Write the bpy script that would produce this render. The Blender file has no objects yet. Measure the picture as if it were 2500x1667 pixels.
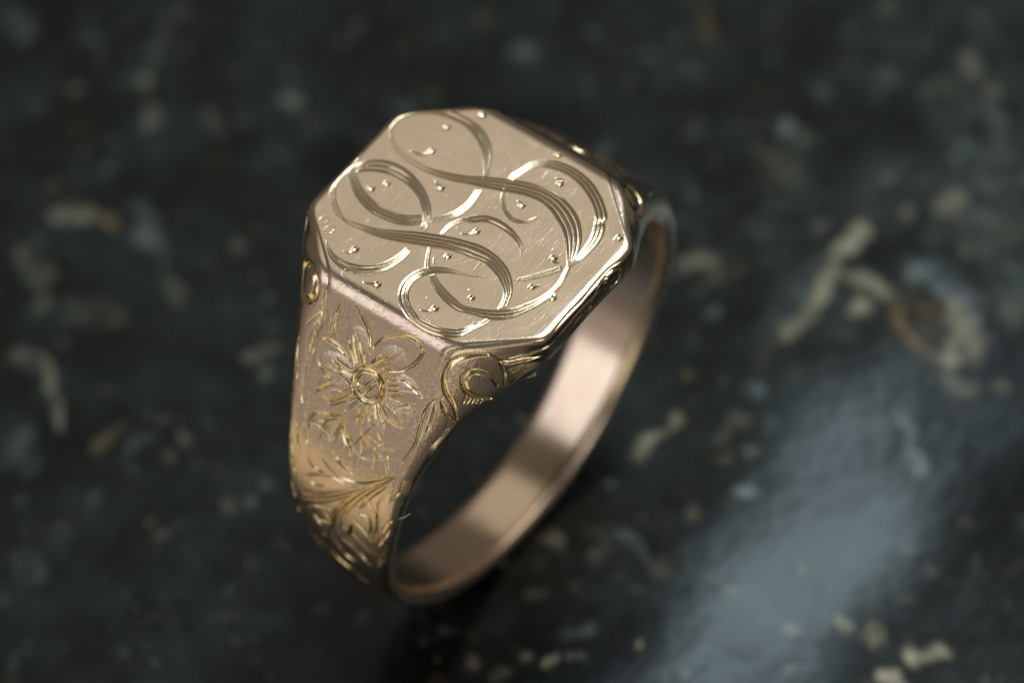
import bpy, math, random
import numpy as np

random.seed(7); rng = np.random.default_rng(11)
scene = bpy.context.scene
MM = 0.001
RING_Z = 9.9                      # height of the ring's centre above the stone, mm

# ---------------------------------------------------------------- camera
cam_d = bpy.data.cameras.new('camera'); cam = bpy.data.objects.new('camera', cam_d)
scene.collection.objects.link(cam); scene.camera = cam
CAM_POS = np.array([145.505666, 134.901061, 264.579763]); RIGHT = np.array([-0.607477, 0.791617, -0.065682]); UP = np.array([-0.658023, -0.455189, 0.59984]); BACK = np.array([0.444947, 0.407609, 0.797419])
from mathutils import Matrix, Vector
mw = Matrix.Identity(4)
for i in range(3):
    mw[i][0], mw[i][1], mw[i][2] = RIGHT[i], UP[i], BACK[i]
    mw[i][3] = (CAM_POS[i] + (RING_Z if i == 2 else 0)) * MM
cam.matrix_world = mw
cam_d.sensor_width = 36.0; cam_d.sensor_fit = 'HORIZONTAL'
cam_d.angle = 0.12673661058920865
cam_d.clip_start = 0.01; cam_d.clip_end = 20.0
cam_d.dof.use_dof = True
cam_d.dof.focus_distance = (float(CAM_POS @ BACK) - 10.6) * MM
cam_d.dof.aperture_fstop = cam_d.lens / 9.7
cam_d.dof.aperture_blades = 0

# ---------------------------------------------------------------- light
world = bpy.data.worlds.new('World'); scene.world = world; world.use_nodes = True
bg = world.node_tree.nodes['Background']
bg.inputs['Color'].default_value = (1.0, 0.85, 0.72, 1); bg.inputs['Strength'].default_value = 0.10

def lamp(name, direction, dist, size, radiance, col, up=(0, 0, 1)):
    """rectangular soft lamp standing `dist` metres from the ring in the given direction"""
    d = Vector(direction).normalized()
    l = bpy.data.lights.new(name, 'AREA'); l.shape = 'RECTANGLE'; l.size, l.size_y = size
    l.energy = radiance * math.pi * size[0] * size[1]; l.color = col
    o = bpy.data.objects.new(name, l); scene.collection.objects.link(o)
    o.location = d * dist + Vector((0, 0, RING_Z * MM))
    o.rotation_euler = d.to_track_quat('Z', 'Y').to_euler()
    return o
lamp('window_lamp', (-0.42, 0.20, 0.88), 0.9, (0.42, 0.56), 1.8, (1.0, 0.95, 0.84))
lamp('sheen_lamp', (-0.46, -0.03, 0.88), 0.9, (0.15, 0.46), 13.5, (0.80, 0.94, 1.0))  # strong narrow lamp added to make the sheen on the stone
lamp('wall_lamp', (-0.396, -0.43, 0.83), 1.0, (0.42, 0.55), 0.38, (1.0, 0.925, 0.75))
lamp('side_lamp', (0.69, -0.42, 0.60), 0.9, (0.50, 0.76), 1.15, (0.94, 0.94, 1.0))
lamp('right_lamp', (0.86, 0.40, 0.24), 0.9, (0.44, 0.50), 0.95, (1.0, 0.93, 0.70))
lamp('low_lamp', (0.90, -0.42, 0.05), 0.9, (0.56, 0.30), 0.24, (1.0, 0.92, 0.86))
lamp('rear_lamp', (0.32, 0.78, 0.53), 0.9, (0.26, 0.26), 3.0, (1.0, 0.98, 0.90))
lamp('bounce_lamp', (0.80, -0.42, -0.50), 0.5, (0.50, 0.30), 0.66, (1.0, 0.78, 0.48))

scene.view_settings.view_transform = 'Standard'
scene.view_settings.look = 'None'
scene.view_settings.exposure = 0.0
scene.view_settings.gamma = 1.0

# ---------------------------------------------------------------- ring shape
# millimetres, ring axis = Y, face normal = +Z, centre of the finger hole at the origin
A_, B_, AX, BY, HT = 5.28, 6.03, 2.91, 3.02, 10.40    # octagonal face: half sizes and height
RIN, ROUT, TT = 9.0, 9.9, math.radians(58.8)
TPT = (ROUT * math.sin(TT), ROUT * math.cos(TT))
RHO = 0.50

def _half_path():
    """outline of the ring seen along its axis, from the top centre to the bottom"""
    p0 = np.array([0, HT]); pc = np.array([A_, HT]); pt = np.array(TPT)
    d2 = (pt - pc) / np.linalg.norm(pt - pc)
    a = pc - np.array([RHO, 0]); b = pc + d2 * RHO
    t = np.linspace(0, 1, 60)[:, None]
    seg = [p0 + (a - p0) * np.linspace(0, 1, 300)[:-1, None],
           ((1 - t) ** 2 * a + 2 * t * (1 - t) * pc + t * t * b)[:-1],
           b + (pt - b) * np.linspace(0, 1, 300)[:-1, None]]
    an = np.linspace(TT, math.pi, 900)
    seg.append(np.stack([ROUT * np.sin(an), ROUT * np.cos(an)], 1))
    q = np.concatenate(seg)
    s = np.concatenate([[0], np.cumsum(np.linalg.norm(np.diff(q, axis=0), axis=1))])
    return q, s
PATH, PATHS = _half_path()
PLEN = PATHS[-1]
TH_T = [0, 12, 15, 19.6, 26, 33, 42, 51, 58, 64, 71, 77]
WI_T = [6.0, 5.98, 5.9, 5.7, 5.22, 4.68, 3.99, 3.48, 3.16, 2.93, 2.75, 2.6]
TR_T = [26.9, 35, 42, 50, 56, 62, 70, 77, 90, 110, 140, 180]
WR_T = [3.02, 2.93, 2.84, 2.76, 2.68, 2.62, 2.52, 2.42, 2.14, 1.76, 1.50, 1.44]
BUL_T = [0, 14, 24, 40, 60, 80, 110, 180]
BUL_V = [0.02, 0.16, 0.72, 0.56, 0.36, 0.30, 0.15, 0.04]

def _widths():
    """half widths of ridge and hole edge along the half path, corners eased"""
    s = np.linspace(0, PLEN, 4000)
    X = np.interp(s, PATHS, PATH[:, 0]); Z = np.interp(s, PATHS, PATH[:, 1])
    th = np.degrees(np.arctan2(X, Z))
    face = np.where(X < AX, B_, B_ + (BY - B_) * (X - AX) / (A_ - AX))
    wr = np.where(s < A_, face, np.interp(th, TR_T, WR_T))
    ph = np.radians(180 - th)
    wi = np.where(th < 77, np.interp(th, TH_T, WI_T), 1.456 + 2.75 * ((1 - np.cos(ph)) / 2) ** 1.77)
    ds = s[1] - s[0]
    def sm(w, sg):
        n = int(4 * sg / ds); k = np.exp(-0.5 * (np.arange(-n, n + 1) * ds / sg) ** 2); k /= k.sum()
        return np.convolve(np.concatenate([w[n:0:-1], w, w[-2:-n - 2:-1]]), k, 'valid')
    drop = 0.02 + 0.22 * np.clip((th - 56) / 30, 0, 1) ** 1.5
    return s, sm(wr, 0.26), sm(wi, 0.35), drop
WS, WR, WI, WD = _widths()

def ring_rows(p):
    """p: signed path length (+ = near shoulder). Returns per-row quantities."""
    a = np.abs(p); sg = np.where(p < 0, -1.0, 1.0)
    X = np.interp(a, PATHS, PATH[:, 0]) * sg; Z = np.interp(a, PATHS, PATH[:, 1])
    th = np.arctan2(X, Z); R = np.hypot(X, Z)
    dg = np.degrees(np.abs(th)); e = np.clip((dg - 27) / 14, 0, 1)
    R = R + np.where(p < 0, 0.34, 0.04) * np.exp(-((dg - 57) / 17) ** 2) * e * e * (3 - 2 * e)   # the far shoulder is a little fuller
    return th, R, np.interp(a, WS, WR), np.interp(a, WS, WI), np.interp(a, WS, WD)

def ring_point(p, sig):
    """sig in [-3,3]: |sig|<=1 top panel, 1..2 side facet, 2..3 bore; rounded corners."""
    p, sig = np.broadcast_arrays(np.asarray(p, float), np.asarray(sig, float))
    th, R, wr, wi, dr = ring_rows(p)
    s = np.abs(sig); sg = np.where(sig < 0, -1.0, 1.0)
    ry, rr = wr, R - dr                                   # ridge
    hy, hr = wi, np.full_like(wi, RIN)                    # hole edge
    # straight pieces
    y1 = wr * s; r1 = R - dr * s * s
    u = np.clip(s - 1, 0, 1); y2 = ry + (hy - ry) * u; r2 = rr + (hr - rr) * u
    v = np.clip(s - 2, 0, 1); y3 = hy * (1 - v); r3 = hr
    y = np.where(s <= 1, y1, np.where(s <= 2, y2, y3)); r = np.where(s <= 1, r1, np.where(s <= 2, r2, r3))
    # the side facets swell slightly
    L12 = np.hypot(hy - ry, hr - rr) + 1e-6
    deg = np.degrees(np.abs(th))
    bul = 4 * u * (1 - u) * np.interp(deg, BUL_T, BUL_V) * (s > 1) * (s < 2) * np.where(sig * p > 0, 0.5, 1.0)
    # fillets (quadratic Bezier) round the two corners
    f1 = np.minimum(np.interp(deg, [20, 40, 80], [0.38, 0.32, 0.20]), np.interp(deg, [80, 120], [0.45, 0.25]) * L12); f2 = np.minimum(np.interp(deg, [60, 95, 125], [0.07, 0.14, 0.60]), np.interp(deg, [80, 120], [0.45, 0.72]) * L12)
    def fillet(y, r, c, lo, hi):                          # lo/hi: fillet ends in sig
        t = np.clip((s - lo) / (hi - lo), 0, 1)
        def at(q):
            uu = np.clip(q - 1, 0, 1); vv = np.clip(q - 2, 0, 1)
            yy = np.where(q <= 1, wr * q, np.where(q <= 2, ry + (hy - ry) * uu, hy * (1 - vv)))
            r_ = np.where(q <= 1, R - dr * q * q, np.where(q <= 2, rr + (hr - rr) * uu, hr))
            return yy, r_
        ya, ra = at(lo); yb, rb = at(hi); yc, rc = at(np.full_like(lo, c))
        m = (s > lo) & (s < hi)
        return (np.where(m, (1 - t) ** 2 * ya + 2 * t * (1 - t) * yc + t * t * yb, y),
                np.where(m, (1 - t) ** 2 * ra + 2 * t * (1 - t) * rc + t * t * rb, r))
    y, r = fillet(y, r, 1.0, 1 - f1 / wr, 1 + f1 / L12)
    y, r = fillet(y, r, 2.0, 2 - f2 / L12, 2 + f2 / hy)
    y = y - bul * (hr - rr) / L12; r = r + bul * (hy - ry) / L12
    return np.stack([r * np.sin(th), y * sg, r * np.cos(th)], -1)

# engraved monogram: each band = (number of cuts, end widths, left edge, right edge) in face millimetres
BANDS = [
(3,(0.7,1),[[-2.13,-5.66],[-2.42,-5.76],[-2.71,-5.75],[-2.99,-5.62],[-3.24,-5.44],[-3.46,-5.23],[-3.67,-5.02],[-3.87,-4.79],[-4.04,-4.53],[-4.19,-4.26],[-4.26,-3.97],[-4.27,-3.67],[-4.27,-3.36],[-4.27,-3.06],[-4.23,-2.76],[-4.14,-2.47],[-4.0,-2.19],[-3.84,-1.93],[-3.65,-1.7],[-3.43,-1.49],[-3.18,-1.32],[-2.92,-1.17],[-2.65,-1.03],[-2.38,-0.89]],[[-2.11,-5.56],[-2.38,-5.62],[-2.64,-5.61],[-2.88,-5.49],[-3.09,-5.33],[-3.27,-5.13],[-3.44,-4.91],[-3.58,-4.68],[-3.69,-4.44],[-3.76,-4.18],[-3.81,-3.92],[-3.85,-3.65],[-3.86,-3.38],[-3.83,-3.12],[-3.76,-2.86],[-3.66,-2.61],[-3.54,-2.37],[-3.41,-2.13],[-3.26,-1.91],[-3.08,-1.71],[-2.89,-1.52],[-2.68,-1.35],[-2.47,-1.18],[-2.26,-1.02]]),
(4,(0.6,1),[[-2.13,-5.66],[-1.92,-5.46],[-1.72,-5.25],[-1.56,-5.01],[-1.44,-4.75],[-1.36,-4.48],[-1.32,-4.19],[-1.3,-3.9],[-1.3,-3.61],[-1.31,-3.33],[-1.35,-3.04],[-1.42,-2.76],[-1.5,-2.49],[-1.6,-2.22],[-1.7,-1.95],[-1.82,-1.69],[-1.94,-1.43],[-2.09,-1.18],[-2.25,-0.94],[-2.39,-0.69],[-2.52,-0.44],[-2.65,-0.18],[-2.78,0.08],[-2.9,0.34],[-3.01,0.6],[-3.1,0.88],[-3.17,1.15],[-3.23,1.44],[-3.26,1.72],[-3.26,2.01],[-3.22,2.29],[-3.15,2.57],[-3.06,2.85],[-2.95,3.11],[-2.81,3.36],[-2.64,3.59],[-2.44,3.8],[-2.22,3.99],[-1.99,4.16],[-1.74,4.3],[-1.48,4.41],[-1.2,4.49],[-0.92,4.55],[-0.63,4.55]],[[-2.08,-5.65],[-1.87,-5.48],[-1.67,-5.31],[-1.5,-5.11],[-1.36,-4.88],[-1.26,-4.64],[-1.2,-4.39],[-1.16,-4.12],[-1.13,-3.86],[-1.11,-3.6],[-1.11,-3.33],[-1.12,-3.07],[-1.15,-2.81],[-1.19,-2.55],[-1.25,-2.29],[-1.32,-2.03],[-1.4,-1.78],[-1.5,-1.54],[-1.59,-1.29],[-1.66,-1.04],[-1.74,-0.78],[-1.82,-0.53],[-1.91,-0.28],[-2.01,-0.04],[-2.11,0.2],[-2.21,0.45],[-2.31,0.69],[-2.39,0.95],[-2.44,1.2],[-2.48,1.47],[-2.48,1.73],[-2.44,1.99],[-2.37,2.24],[-2.26,2.49],[-2.14,2.72],[-2.03,2.96],[-1.89,3.18],[-1.73,3.39],[-1.55,3.59],[-1.36,3.77],[-1.17,3.96],[-0.98,4.14],[-0.79,4.32],[-0.59,4.49]]),
(3,(1,1),[[-0.64,4.48],[-0.35,4.54],[-0.06,4.6],[0.23,4.67],[0.52,4.69],[0.82,4.66],[1.1,4.6],[1.39,4.51],[1.66,4.39],[1.92,4.25],[2.17,4.1],[2.41,3.93],[2.61,3.71],[2.79,3.48],[2.95,3.23],[3.09,2.97],[3.21,2.7],[3.29,2.42],[3.3,2.12],[3.27,1.82],[3.21,1.54],[3.13,1.25],[3.04,0.97],[2.93,0.7],[2.79,0.43]],[[-0.58,4.63],[-0.27,4.75],[0.05,4.86],[0.38,4.91],[0.71,4.91],[1.04,4.89],[1.37,4.83],[1.7,4.75],[2.01,4.63],[2.32,4.51],[2.62,4.36],[2.9,4.17],[3.14,3.94],[3.31,3.65],[3.43,3.34],[3.5,3.01],[3.59,2.69],[3.7,2.38],[3.72,2.04],[3.68,1.71],[3.6,1.39],[3.49,1.07],[3.35,0.77],[3.16,0.49],[2.97,0.22]]),
(2,(0.8,1),[[1.78,-0.53],[2.02,-0.4],[2.25,-0.26],[2.47,-0.1],[2.68,0.06]],[[1.87,-0.65],[2.12,-0.53],[2.37,-0.4],[2.61,-0.25],[2.84,-0.1]]),
(1,(0.4,0.6),[[2.08,-0.14],[2.17,-0.08],[2.26,-0.02],[2.34,0.05],[2.43,0.11]],[[2.11,-0.19],[2.2,-0.13],[2.29,-0.07],[2.38,-0.01],[2.47,0.05]]),
(3,(0.8,0.8),[[0.16,-5.63],[-0.12,-5.51],[-0.36,-5.33],[-0.55,-5.09],[-0.69,-4.83],[-0.78,-4.54],[-0.82,-4.24],[-0.82,-3.94],[-0.78,-3.64],[-0.7,-3.35],[-0.6,-3.06],[-0.49,-2.78],[-0.35,-2.52],[-0.19,-2.26],[-0.01,-2.02],[0.2,-1.79],[0.43,-1.6],[0.69,-1.45],[1.06,-1.27],[1.24,-1.24]],[[0.49,-5.33],[0.33,-5.13],[0.19,-4.93],[0.07,-4.71],[-0.02,-4.48],[-0.1,-4.24],[-0.16,-3.99],[-0.18,-3.74],[-0.17,-3.49],[-0.14,-3.24],[-0.08,-3.0],[0.01,-2.76],[0.12,-2.54],[0.26,-2.33],[0.41,-2.13],[0.58,-1.94],[0.77,-1.78],[0.98,-1.64],[1.23,-1.49],[1.3,-1.32]]),
(4,(0.3,1),[[-0.45,-6.0],[-0.16,-5.88],[0.11,-5.73],[0.34,-5.53],[0.56,-5.3],[0.75,-5.06],[0.92,-4.8],[1.05,-4.51],[1.15,-4.22],[1.22,-3.92],[1.26,-3.61],[1.26,-3.3],[1.23,-2.99],[1.18,-2.68],[1.08,-2.39],[0.91,-2.13],[0.72,-1.88]],[[-0.42,-6.05],[-0.06,-5.98],[0.3,-5.89],[0.62,-5.72],[0.89,-5.48],[1.12,-5.19],[1.34,-4.89],[1.52,-4.57],[1.65,-4.23],[1.75,-3.87],[1.8,-3.51],[1.79,-3.14],[1.74,-2.78],[1.68,-2.42],[1.54,-2.07],[1.33,-1.78],[1.02,-1.58]]),
(3,(0.7,1),[[0.64,-1.53],[0.4,-1.28],[0.14,-1.07],[-0.16,-0.92],[-0.48,-0.82],[-0.82,-0.78],[-1.15,-0.79],[-1.49,-0.85]],[[0.82,-1.32],[0.55,-1.04],[0.25,-0.79],[-0.09,-0.6],[-0.47,-0.51],[-0.86,-0.49],[-1.25,-0.54],[-1.63,-0.61]]),
(4,(0.6,1),[[0.43,-5.91],[0.72,-5.97],[1.01,-5.99],[1.3,-5.95],[1.58,-5.86],[1.83,-5.7],[2.06,-5.52],[2.27,-5.32],[2.44,-5.09],[2.58,-4.82],[2.65,-4.54],[2.65,-4.25],[2.59,-3.97],[2.49,-3.68],[2.41,-3.4],[2.33,-3.12],[2.22,-2.85],[2.09,-2.59],[1.94,-2.34],[1.8,-2.08],[1.65,-1.83],[1.51,-1.58],[1.38,-1.32],[1.25,-1.05],[1.14,-0.78],[1.03,-0.51],[0.92,-0.24],[0.82,0.04],[0.74,0.31],[0.66,0.6],[0.59,0.88],[0.55,1.17],[0.56,1.46],[0.59,1.75],[0.65,2.04],[0.74,2.32],[0.85,2.59],[1.01,2.83],[1.19,3.06],[1.4,3.26],[1.63,3.44],[1.89,3.58],[2.16,3.68],[2.44,3.76]],[[0.72,-5.66],[0.98,-5.71],[1.24,-5.7],[1.5,-5.62],[1.73,-5.48],[1.93,-5.31],[2.12,-5.12],[2.28,-4.92],[2.43,-4.7],[2.57,-4.47],[2.69,-4.24],[2.73,-3.98],[2.71,-3.71],[2.69,-3.44],[2.68,-3.18],[2.65,-2.91],[2.61,-2.65],[2.54,-2.4],[2.47,-2.14],[2.38,-1.89],[2.29,-1.64],[2.19,-1.4],[2.08,-1.16],[1.98,-0.91],[1.87,-0.67],[1.76,-0.43],[1.65,-0.19],[1.56,0.06],[1.47,0.31],[1.4,0.56],[1.35,0.82],[1.32,1.08],[1.25,1.34],[1.2,1.59],[1.25,1.86],[1.32,2.12],[1.4,2.37],[1.51,2.61],[1.64,2.84],[1.79,3.05],[1.98,3.24],[2.21,3.37],[2.46,3.45],[2.72,3.52]]),
(3,(1,0.25),[[3.11,3.67],[3.41,3.62],[3.69,3.55],[3.96,3.43],[4.23,3.31],[4.52,3.24],[4.76,3.09],[4.94,2.84],[5.07,2.58],[5.17,2.3],[5.22,2.01],[5.25,1.71],[5.23,1.42],[5.19,1.12],[5.12,0.84],[5.0,0.57],[4.85,0.31],[4.68,0.07],[4.48,-0.15],[4.23,-0.3],[3.95,-0.4],[3.65,-0.43],[3.36,-0.4],[3.07,-0.31],[2.82,-0.17],[2.6,0.04],[2.43,0.28],[2.29,0.54],[2.2,0.82],[2.15,1.11],[2.06,1.39],[1.95,1.67],[1.83,1.94],[1.7,2.2]],[[3.36,3.47],[3.58,3.38],[3.78,3.25],[3.97,3.11],[4.19,3.0],[4.37,2.85],[4.52,2.66],[4.63,2.45],[4.71,2.22],[4.77,1.99],[4.8,1.76],[4.82,1.52],[4.82,1.28],[4.77,1.05],[4.68,0.82],[4.57,0.61],[4.43,0.41],[4.26,0.24],[4.07,0.1],[3.84,0.01],[3.61,-0.04],[3.37,-0.02],[3.15,0.05],[2.95,0.19],[2.77,0.35],[2.61,0.53],[2.48,0.73],[2.36,0.93],[2.25,1.15],[2.15,1.36],[2.05,1.58],[1.94,1.79],[1.83,2.01],[1.72,2.22]]),
(3,(0.8,0.9),[[-2.58,-0.01],[-2.83,-0.16],[-3.12,-0.13],[-3.41,-0.03],[-3.69,0.05],[-3.96,0.18],[-4.2,0.36],[-4.39,0.58],[-4.52,0.85],[-4.61,1.13],[-4.67,1.42],[-4.69,1.71],[-4.67,2.01],[-4.63,2.3],[-4.57,2.59],[-4.48,2.87],[-4.35,3.14],[-4.21,3.4],[-4.05,3.65],[-3.87,3.89],[-3.65,4.14],[-3.34,4.41],[-3.35,4.39],[-3.34,4.34],[-3.0,4.57],[-2.7,4.72],[-2.42,4.81],[-2.13,4.85],[-1.83,4.85],[-1.54,4.84],[-1.24,4.81],[-0.96,4.74],[-0.67,4.65]],[[-2.62,0.05],[-2.85,0.13],[-3.08,0.19],[-3.32,0.23],[-3.55,0.31],[-3.75,0.44],[-3.92,0.61],[-4.03,0.82],[-4.09,1.06],[-4.15,1.3],[-4.19,1.54],[-4.19,1.78],[-4.17,2.02],[-4.12,2.25],[-4.06,2.49],[-3.97,2.71],[-3.87,2.93],[-3.76,3.14],[-3.64,3.35],[-3.5,3.55],[-3.34,3.74],[-3.17,3.9],[-2.96,4.02],[-2.75,4.14],[-2.54,4.27],[-2.32,4.35],[-2.09,4.41],[-1.85,4.45],[-1.61,4.48],[-1.37,4.5],[-1.13,4.52],[-0.89,4.55],[-0.65,4.58]]),
(2,(1,0.3),[[-0.4,4.29],[-0.08,4.06],[0.24,3.84],[0.56,3.61],[0.88,3.38],[1.19,3.15]],[[-0.22,4.45],[0.13,4.27],[0.45,4.04],[0.76,3.79],[1.05,3.53],[1.23,3.18]]),
(2,(0.5,0.6),[[-2.44,0.02],[-2.13,0.16],[-1.84,0.35],[-1.6,0.58],[-1.41,0.87],[-1.29,1.19],[-1.33,1.52],[-1.52,1.8],[-1.81,2.0]],[[-2.4,-0.04],[-2.02,0.08],[-1.69,0.28],[-1.42,0.55],[-1.2,0.88],[-1.09,1.25],[-1.14,1.63],[-1.4,1.91],[-1.78,2.01]]),
(2,(1,0.2),[[1.05,-0.66],[0.74,-0.71],[0.43,-0.68],[0.14,-0.56],[-0.13,-0.39],[-0.37,-0.19],[-0.6,0.03],[-0.76,0.29],[-0.85,0.6],[-0.88,0.91],[-0.86,1.22],[-0.81,1.53],[-0.71,1.83],[-0.59,2.12],[-0.42,2.38],[-0.17,2.57],[0.11,2.71]],[[1.01,-0.53],[0.74,-0.52],[0.48,-0.45],[0.23,-0.34],[-0.02,-0.19],[-0.09,0.06],[-0.26,0.27],[-0.42,0.49],[-0.49,0.75],[-0.52,1.02],[-0.52,1.29],[-0.48,1.56],[-0.43,1.83],[-0.34,2.08],[-0.2,2.32],[-0.04,2.53],[0.16,2.72]]),
(3,(0.3,1),[[4.03,-4.05],[4.17,-3.76],[4.27,-3.46],[4.29,-3.14],[4.25,-2.82],[4.16,-2.51],[4.03,-2.22],[3.85,-1.96],[3.61,-1.74],[3.33,-1.59],[3.03,-1.48],[2.71,-1.42],[2.4,-1.37]],[[3.9,-4.25],[4.21,-3.98],[4.47,-3.66],[4.62,-3.28],[4.69,-2.87],[4.66,-2.46],[4.53,-2.08],[4.3,-1.74],[4.0,-1.45],[3.64,-1.26],[3.24,-1.14],[2.84,-1.06],[2.43,-1.08]]),
]
# punched dots with their tails
DOTS = [([-3.4,-3.77],[]),([-2.09,-3.51],[[-1.62,-4.22],[-1.7,-3.79]]),([-4.72,-2.95],[]),([0.27,-3.99],[]),([0.82,-4.36],[[0.77,-4.6],[0.83,-4.49]]),([-0.79,-2.06],[[-0.98,-2.45],[-0.85,-2.28]]),([-4.79,0.82],[]),([-3.67,1.76],[[-3.82,1.44],[-3.88,1.69]]),([-1.94,1.17],[[-2.04,0.89],[-2.03,0.99]]),([3.61,-2.99],[[3.95,-3.32],[3.86,-3.08]]),([0.14,0.47],[[0.57,0.03],[0.42,0.29]]),([1.78,0.29],[]),([4.5,-1.16],[[4.72,-1.7],[4.61,-1.43]]),([2.89,2.33],[]),([4.14,1.46],[[4.51,1.04],[4.4,1.31]]),([-0.55,3.81],[[-0.51,4.14],[-0.42,4.02]]),([1.08,3.98],[[0.82,4.2],[0.97,4.11]]),([1.06,5.01],[[0.78,4.94],[0.91,4.99]]),([-2.86,5.35],[[-2.68,5.22],[-2.74,5.26]])]
# long scratches on the face
SCRATCHES = [[[-0.77,0.24],[-2.01,-0.05]],[[-3.17,1.0],[-3.91,0.98]],[[-3.79,0.03],[-5.1,-0.35]],[[-2.72,0.11],[-4.71,-0.44]],[[1.9,1.64],[1.24,1.53]],[[2.6,2.09],[2.17,2.11]],[[2.69,2.04],[2.16,2.12]],[[1.92,1.62],[1.25,1.52]],[[3.02,1.03],[2.66,0.93]],[[4.09,1.16],[3.7,1.11]],[[2.25,-3.46],[2.07,-3.43]],[[1.87,0.93],[1.46,0.83]],[[4.09,2.25],[3.86,2.25]],[[-0.7,2.8],[-0.67,3.3]],[[0.13,-2.77],[-0.03,-1.69]],[[0.89,-3.95],[0.75,-2.81]],[[2.06,-3.47],[1.89,-3.54]],[[1.96,-5.2],[1.81,-4.51]],[[-1.65,3.25],[-1.34,3.27]],[[-2.12,-2.95],[-2.43,-1.64]],[[-1.68,-4.84],[-2.81,-4.16]],[[-4.19,-1.82],[-2.63,-0.8]]]
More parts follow.
